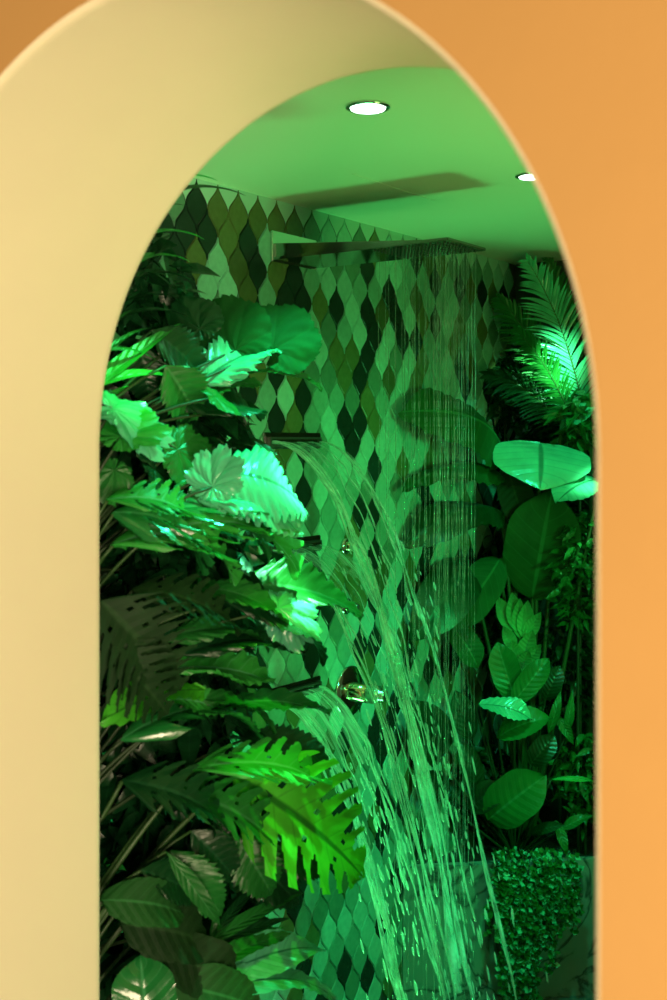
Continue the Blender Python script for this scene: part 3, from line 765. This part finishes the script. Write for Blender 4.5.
# pale bracts
rb = P(520, 672, 3.98); t = thing('ginger_flower', 'cluster of pale yellow upright bracts below the elephant ear leaves', 'flower', soilP(520, 3.98))
stalk(t, t.location.copy(), rb, .008, .006, .0, 'stalk_pale', 'stem')
for (u0, v0, u1, v1, w) in [(515, 632, 497, 596, .42), (520, 634, 512, 592, .42), (524, 640, 528, 600, .4), (524, 640, 541, 612, .42), (516, 650, 503, 626, .45), (522, 662, 533, 630, .5), (520, 668, 512, 640, .5), (524, 668, 541, 644, .45), (520, 640, 520, 598, .35), (521, 672, 529, 650, .5)]:
    place_leaf(t, 'bract', 'lance', P(u0, v0, 3.97), P(u1, v1, 3.93), w, 'cream', (0, .4, .9), arch=-.15, fold=.5, ripple=0)
# broad low leaves
plant('rubber_plant', 'plant with broad rounded leaves, two of them lit, below the pale bracts', 'plant', soilP(515, 3.92), [
    ('paddle', (452, 628, 3.9), (478, 668, 3.86), .62, 'olive', (.1, .5, .9), dict(arch=.15, lift=.03)),
    ('paddle', (515, 700, 3.88), (497, 642, 3.9), .50, 'mid', (-.2, .3, .9), dict(arch=.06, lift=.0)),
    ('paddle', (513, 703, 3.85), (549, 658, 3.86), .42, 'mid', (.1, .5, .9), dict(arch=.06, lift=.0)),
    ('paddle', (478, 705, 3.80), (532, 720, 3.78), .42, 'teal', (.0, .75, .7), dict(arch=.16, lift=.0, ripple=.06)),
    ('paddle', (497, 738, 3.82), (552, 718, 3.80), .50, 'mid', (.0, .7, .7), dict(arch=.14, lift=.0, ripple=.05)),
    ('paddle', (545, 700, 3.95), (560, 665, 3.95), .5, 'dark', (.0, .4, .9), dict(arch=.1, lift=0)),
    ('paddle', (488, 820, 3.86), (546, 775, 3.80), .62, 'mid', (-.1, .4, .9), dict(arch=.08, lift=0)),
    ('paddle', (468, 808, 3.9), (506, 786, 3.86), .6, 'dark', (.0, .5, .9), dict(arch=.1, lift=0)),
    ('paddle', (470, 740, 3.9), (455, 690, 3.9), .45, 'dark', (.0, .3, .9), dict(arch=.1, lift=0)),
    ('paddle', (478, 790, 3.9), (462, 742, 3.9), .45, 'dark', (.0, .3, .9), dict(arch=.1, lift=0)),
    ('paddle', (530, 765, 3.85), (555, 735, 3.85), .6, 'dark', (.0, .4, .9), dict(arch=.1, lift=0)),
    ('paddle', (440, 760, 3.9), (408, 700, 3.9), .5, 'dark', (.0, .4, .9), dict(arch=.1, lift=0)),
    ('paddle', (440, 800, 3.9), (420, 770, 3.9), .6, 'dark', (.0, .4, .9), dict(arch=.1, lift=0)),
    ('lance', (548, 735, 3.85), (561, 690, 3.85), .22, 'mid', (.0, .3, .9), dict(arch=.1, lift=0)),
    ('lance', (566, 735, 3.85), (572, 690, 3.85), .2, 'mid', (.0, .3, .9), dict(arch=.1, lift=0)),
    ('lance', (556, 715, 3.85), (574, 745, 3.85), .3, 'mid', (.0, .3, .9), dict(arch=.1, lift=0)),
    ('lance', (550, 780, 3.85), (595, 782, 3.85), .14, 'bright', (.0, .7, .7), dict(arch=.1, lift=0)),
    ('lance', (560, 425, 4.0), (586, 455, 3.9), .25, 'bright', (.0, .3, .9), dict(arch=.1, stalk=False)) if False else
    ('lance', (560, 830, 3.85), (594, 815, 3.85), .3, 'mid', (.0, .7, .7), dict(arch=.1, lift=0)),
    ('lance', (556, 820, 3.85), (567, 856, 3.8), .3, 'mid', (.0, .4, .9), dict(arch=.1, lift=0)),
    ('lance', (530, 835, 3.85), (565, 825, 3.8), .35, 'dark', (.0, .7, .7), dict(arch=.1, lift=0)),
], smat='stalk')
for k, (u, v, Y, ra, n, sz, m_, lab) in enumerate([
    (505, 390, 4.28, (.18, .14, .06), 420, .05, 'dark', 'dark small leaved bush below the palm in the back corner'),
    (580, 420, 4.0, (.06, .10, .08), 130, .07, 'mid', 'spiky small leaved plant at the foot of the lit palm frond'),
    (578, 570, 3.95, (.08, .20, .08), 340, .045, 'mid', 'small leaved shrub right of the elephant ear stems'),
    (565, 670, 4.05, (.14, .20, .08), 380, .05, 'dark', 'dark shrub at the right behind the pale bracts'),
    (585, 780, 3.95, (.10, .16, .06), 260, .05, 'mid', 'bright tipped shrub at the right above the marble planter'),
    (480, 600, 4.25, (.22, .25, .05), 500, .06, 'dark', 'dark shrub behind the elephant ear stems in the shade'),
    (470, 790, 4.1, (.26, .16, .10), 520, .06, 'dark', 'dark low shrub behind the broad lit leaves'),
    (560, 500, 4.25, (.2, .3, .05), 500, .07, 'dark', 'tall dark shrub against the back wall at the right')]):
    c = P(u, v, Y); rt = soilP(u, min(Y, 4.2))
    t = thing('shrub', lab, 'plant', rt); foliage(t, c, ra, n, sz, m_, seed=80+k, asp=.4, shell=0); stalk(t, rt, c, .007, .004, .0, name='stem')

# trailing plant hanging over the planter front
t = thing('trailing_plant', 'trailing plant with tiny leaves hanging over the marble planter front', 'plant', P(537, 858, 3.83)+Vector((0, 0, .0)))
r = random.Random(4); bs = bmesh.new(); bf2 = bmesh.new(); uvl2 = bf2.loops.layers.uv.new('UVMap'); bf = bmesh.new(); uvl = bf.loops.layers.uv.new('UVMap')
for k in range(46):
    u = min(576, max(496, r.gauss(534, 22))); f = (u-498)/76
    end = 1030-r.uniform(0, 60) if f < .55 else r.uniform(900, 975)
    if f < .1: end = r.uniform(900, 1000)
    top = P(u, r.uniform(845, 858), 3.86); pts = [top, P(u+r.uniform(-3, 3), 856, 3.74)+UP*.02]
    n = 16; ud = r.uniform(-8, 6)
    for i in range(1, n+1):
        pts.append(P(u+ud*i/n+2*math.sin(i+u), 858+(end-858)*i/n, 3.72-r.uniform(0, .02)))
    tube(bs, pts, .0011, 5)
    for i in range(2, len(pts)):
        for q in range(5):
            p = pts[i-1].lerp(pts[i], r.random()); d = Vector((r.uniform(-1, 1), r.uniform(-1.3, .3), r.uniform(-.5, .6))).normalized()
            nn = -FW*1.0+UP*.8+RT*r.uniform(-.7, .7); nn = (nn-d*nn.dot(d)).normalized(); s = d.cross(nn); L = r.uniform(.010, .027); W = L*.38
            bq, ul = (bf, uvl) if r.random() < .68 else (bf2, uvl2)
            v4 = [bq.verts.new(a) for a in (p, p+d*L*.5+s*W+nn*.001, p+d*L, p+d*L*.5-s*W+nn*.001)]
            fc = bq.faces.new(v4)
            for lp in fc.loops: lp[ul].uv = (.2, .5)
obj('trailing_stems', bs, M['stalk'], t); obj('foliage', bf, LM['mid'], t); obj('pale_foliage', bf2, LM['teal'], t)

# ------------------------------------------------------------------ lights
def light(kind, name, loc, energy, color, target=None, size=.3, spot=60, blend=.6, sy=None):
    l = bpy.data.lights.new(name, kind); l.energy = energy; l.color = color
    if kind == 'AREA':
        l.size = size
        if sy: l.shape = 'RECTANGLE'; l.size_y = sy
    elif kind == 'SPOT': l.spot_size = math.radians(spot); l.spot_blend = blend; l.shadow_soft_size = size
    else: l.shadow_soft_size = size
    o = bpy.data.objects.new(name, l); o.location = loc; col.objects.link(o)
    if target is not None: o.rotation_euler = (Vector(target)-Vector(loc)).to_track_quat('-Z', 'Y').to_euler()
    return o
G = (.02, 1, .22); GT = (.03, 1, .42); GY = (.16, 1, .20)
light('SPOT', 'tile_wall_fill', (1.1, 1.6, 1.6), 78, G, (XW, 1.95, 1.02), .12, 58, .5)  # unseen fill added at the right to brighten the tiled wall
c = P(386, 500, 3.08); c.z = .06
light('SPOT', 'green_floor_uplight', c, 108, (.10, 1, .22), c+UP*2, .32, 66, .8)
light('SPOT', 'downlight_beam_a', dl1-UP*.02, 60, GT, P(285, 600, 2.33), .02, 62, .9)
light('SPOT', 'downlight_beam_b', dl2-UP*.02, 60, GT, P(490, 900, 3.7), .03, 46, .8)
light('SPOT', 'teal_low_fill', (.35, 1.5, 1.0), 26, (.03, 1, .36), P(325, 960, 2.9), .03, 48, .9)  # added spot without a fixture, lifts the lowest leaves and tiles
light('SPOT', 'trailing_fill', (-.1, 1.9, 2.36), 11, GT, P(537, 900, 3.75), .03, 20, 1)  # added spot, no fixture, brightens the trailing plant
light('SPOT', 'palm_fill_spot', (-.15, 2.45, 2.36), 22, GT, P(560, 440, 3.95), .02, 42, .8)  # unseen spot added to light the palm, no downlight stands here
GH = (.26, 1, .45)
light('SPOT', 'added_accent_a', dl1-UP*.02, 260, GH, P(294, 512, 2.34), .02, 13, 1)  # extra narrow spot added for the white highlight on the begonia
light('SPOT', 'added_accent_b', dl1-UP*.02, 120, GH, P(305, 640, 2.32), .02, 7, 1)  # extra tight spot added to whiten the small fan leaf
light('SPOT', 'added_accent_c', (-.15, 2.45, 2.36), 260, GH, P(570, 352, 4.0), .02, 17, 1)  # added unseen spot that makes the bright palm frond
light('SPOT', 'added_accent_d', (-.15, 2.45, 2.36), 170, GH, P(588, 497, 3.84), .02, 9, 1)  # added unseen spot for the highlight on the elephant ear
light('SPOT', 'added_accent_e', dl1-UP*.02, 60, (.06, 1, .2), P(135, 375, 2.2), .02, 16, 1)  # extra spot added to bring up the strap leaves at the left
light('SPOT', 'lime_leaf_fill', P(330, 480, 1.95)+UP*.35, 34, (.10, 1, .03), P(320, 820, 2.35), .02, 30, .8)  # mid-air spot added to brighten the lime monstera leaf
light('AREA', 'ceiling_fill', (.5, 1.1, 1.5), 6, (.5, 1, .22), (.2, 1.6, 2.4), .6, sy=.6)  # unseen area light added in place of light bounced onto the ceiling
light('AREA', 'warm_hall_light', (2.3, -1.6, 1.5), 68, (1, .78, .50), (-.5, .2, 1.6), .6, sy=1.2)
light('AREA', 'warm_low_fill', (2.1, -1.4, .5), 41, (1, .78, .50), (-.2, .2, 2.3), .5)  # added fill from below for the underside of the arch
light('AREA', 'warm_left_fill', (-1.4, -2.0, 1.5), 30, (1, .76, .46), (.9, 0, 1.5), 1.0)  # added fill from the left, evens out the orange wall
w = bpy.data.worlds.new('world'); scene.world = w; w.use_nodes = True
bg = w.node_tree.nodes['Background']; bg.inputs[0].default_value = (1, .72, .42, 1); bg.inputs[1].default_value = .05

# ------------------------------------------------------------------ camera
cd = bpy.data.cameras.new('camera'); cam = bpy.data.objects.new('camera', cd); col.objects.link(cam)
cam.location = CAM; cam.rotation_euler = (PI/2, 0, math.atan2(-FW.x, FW.y))
cd.sensor_fit = 'HORIZONTAL'; cd.sensor_width = 24; cd.lens = 24*FPX/667
cd.shift_y = -(500-HY)/667
cd.dof.use_dof = True; cd.dof.focus_distance = 3.3; cd.dof.aperture_fstop = 4.5
cd.clip_start = .05
scene.camera = cam
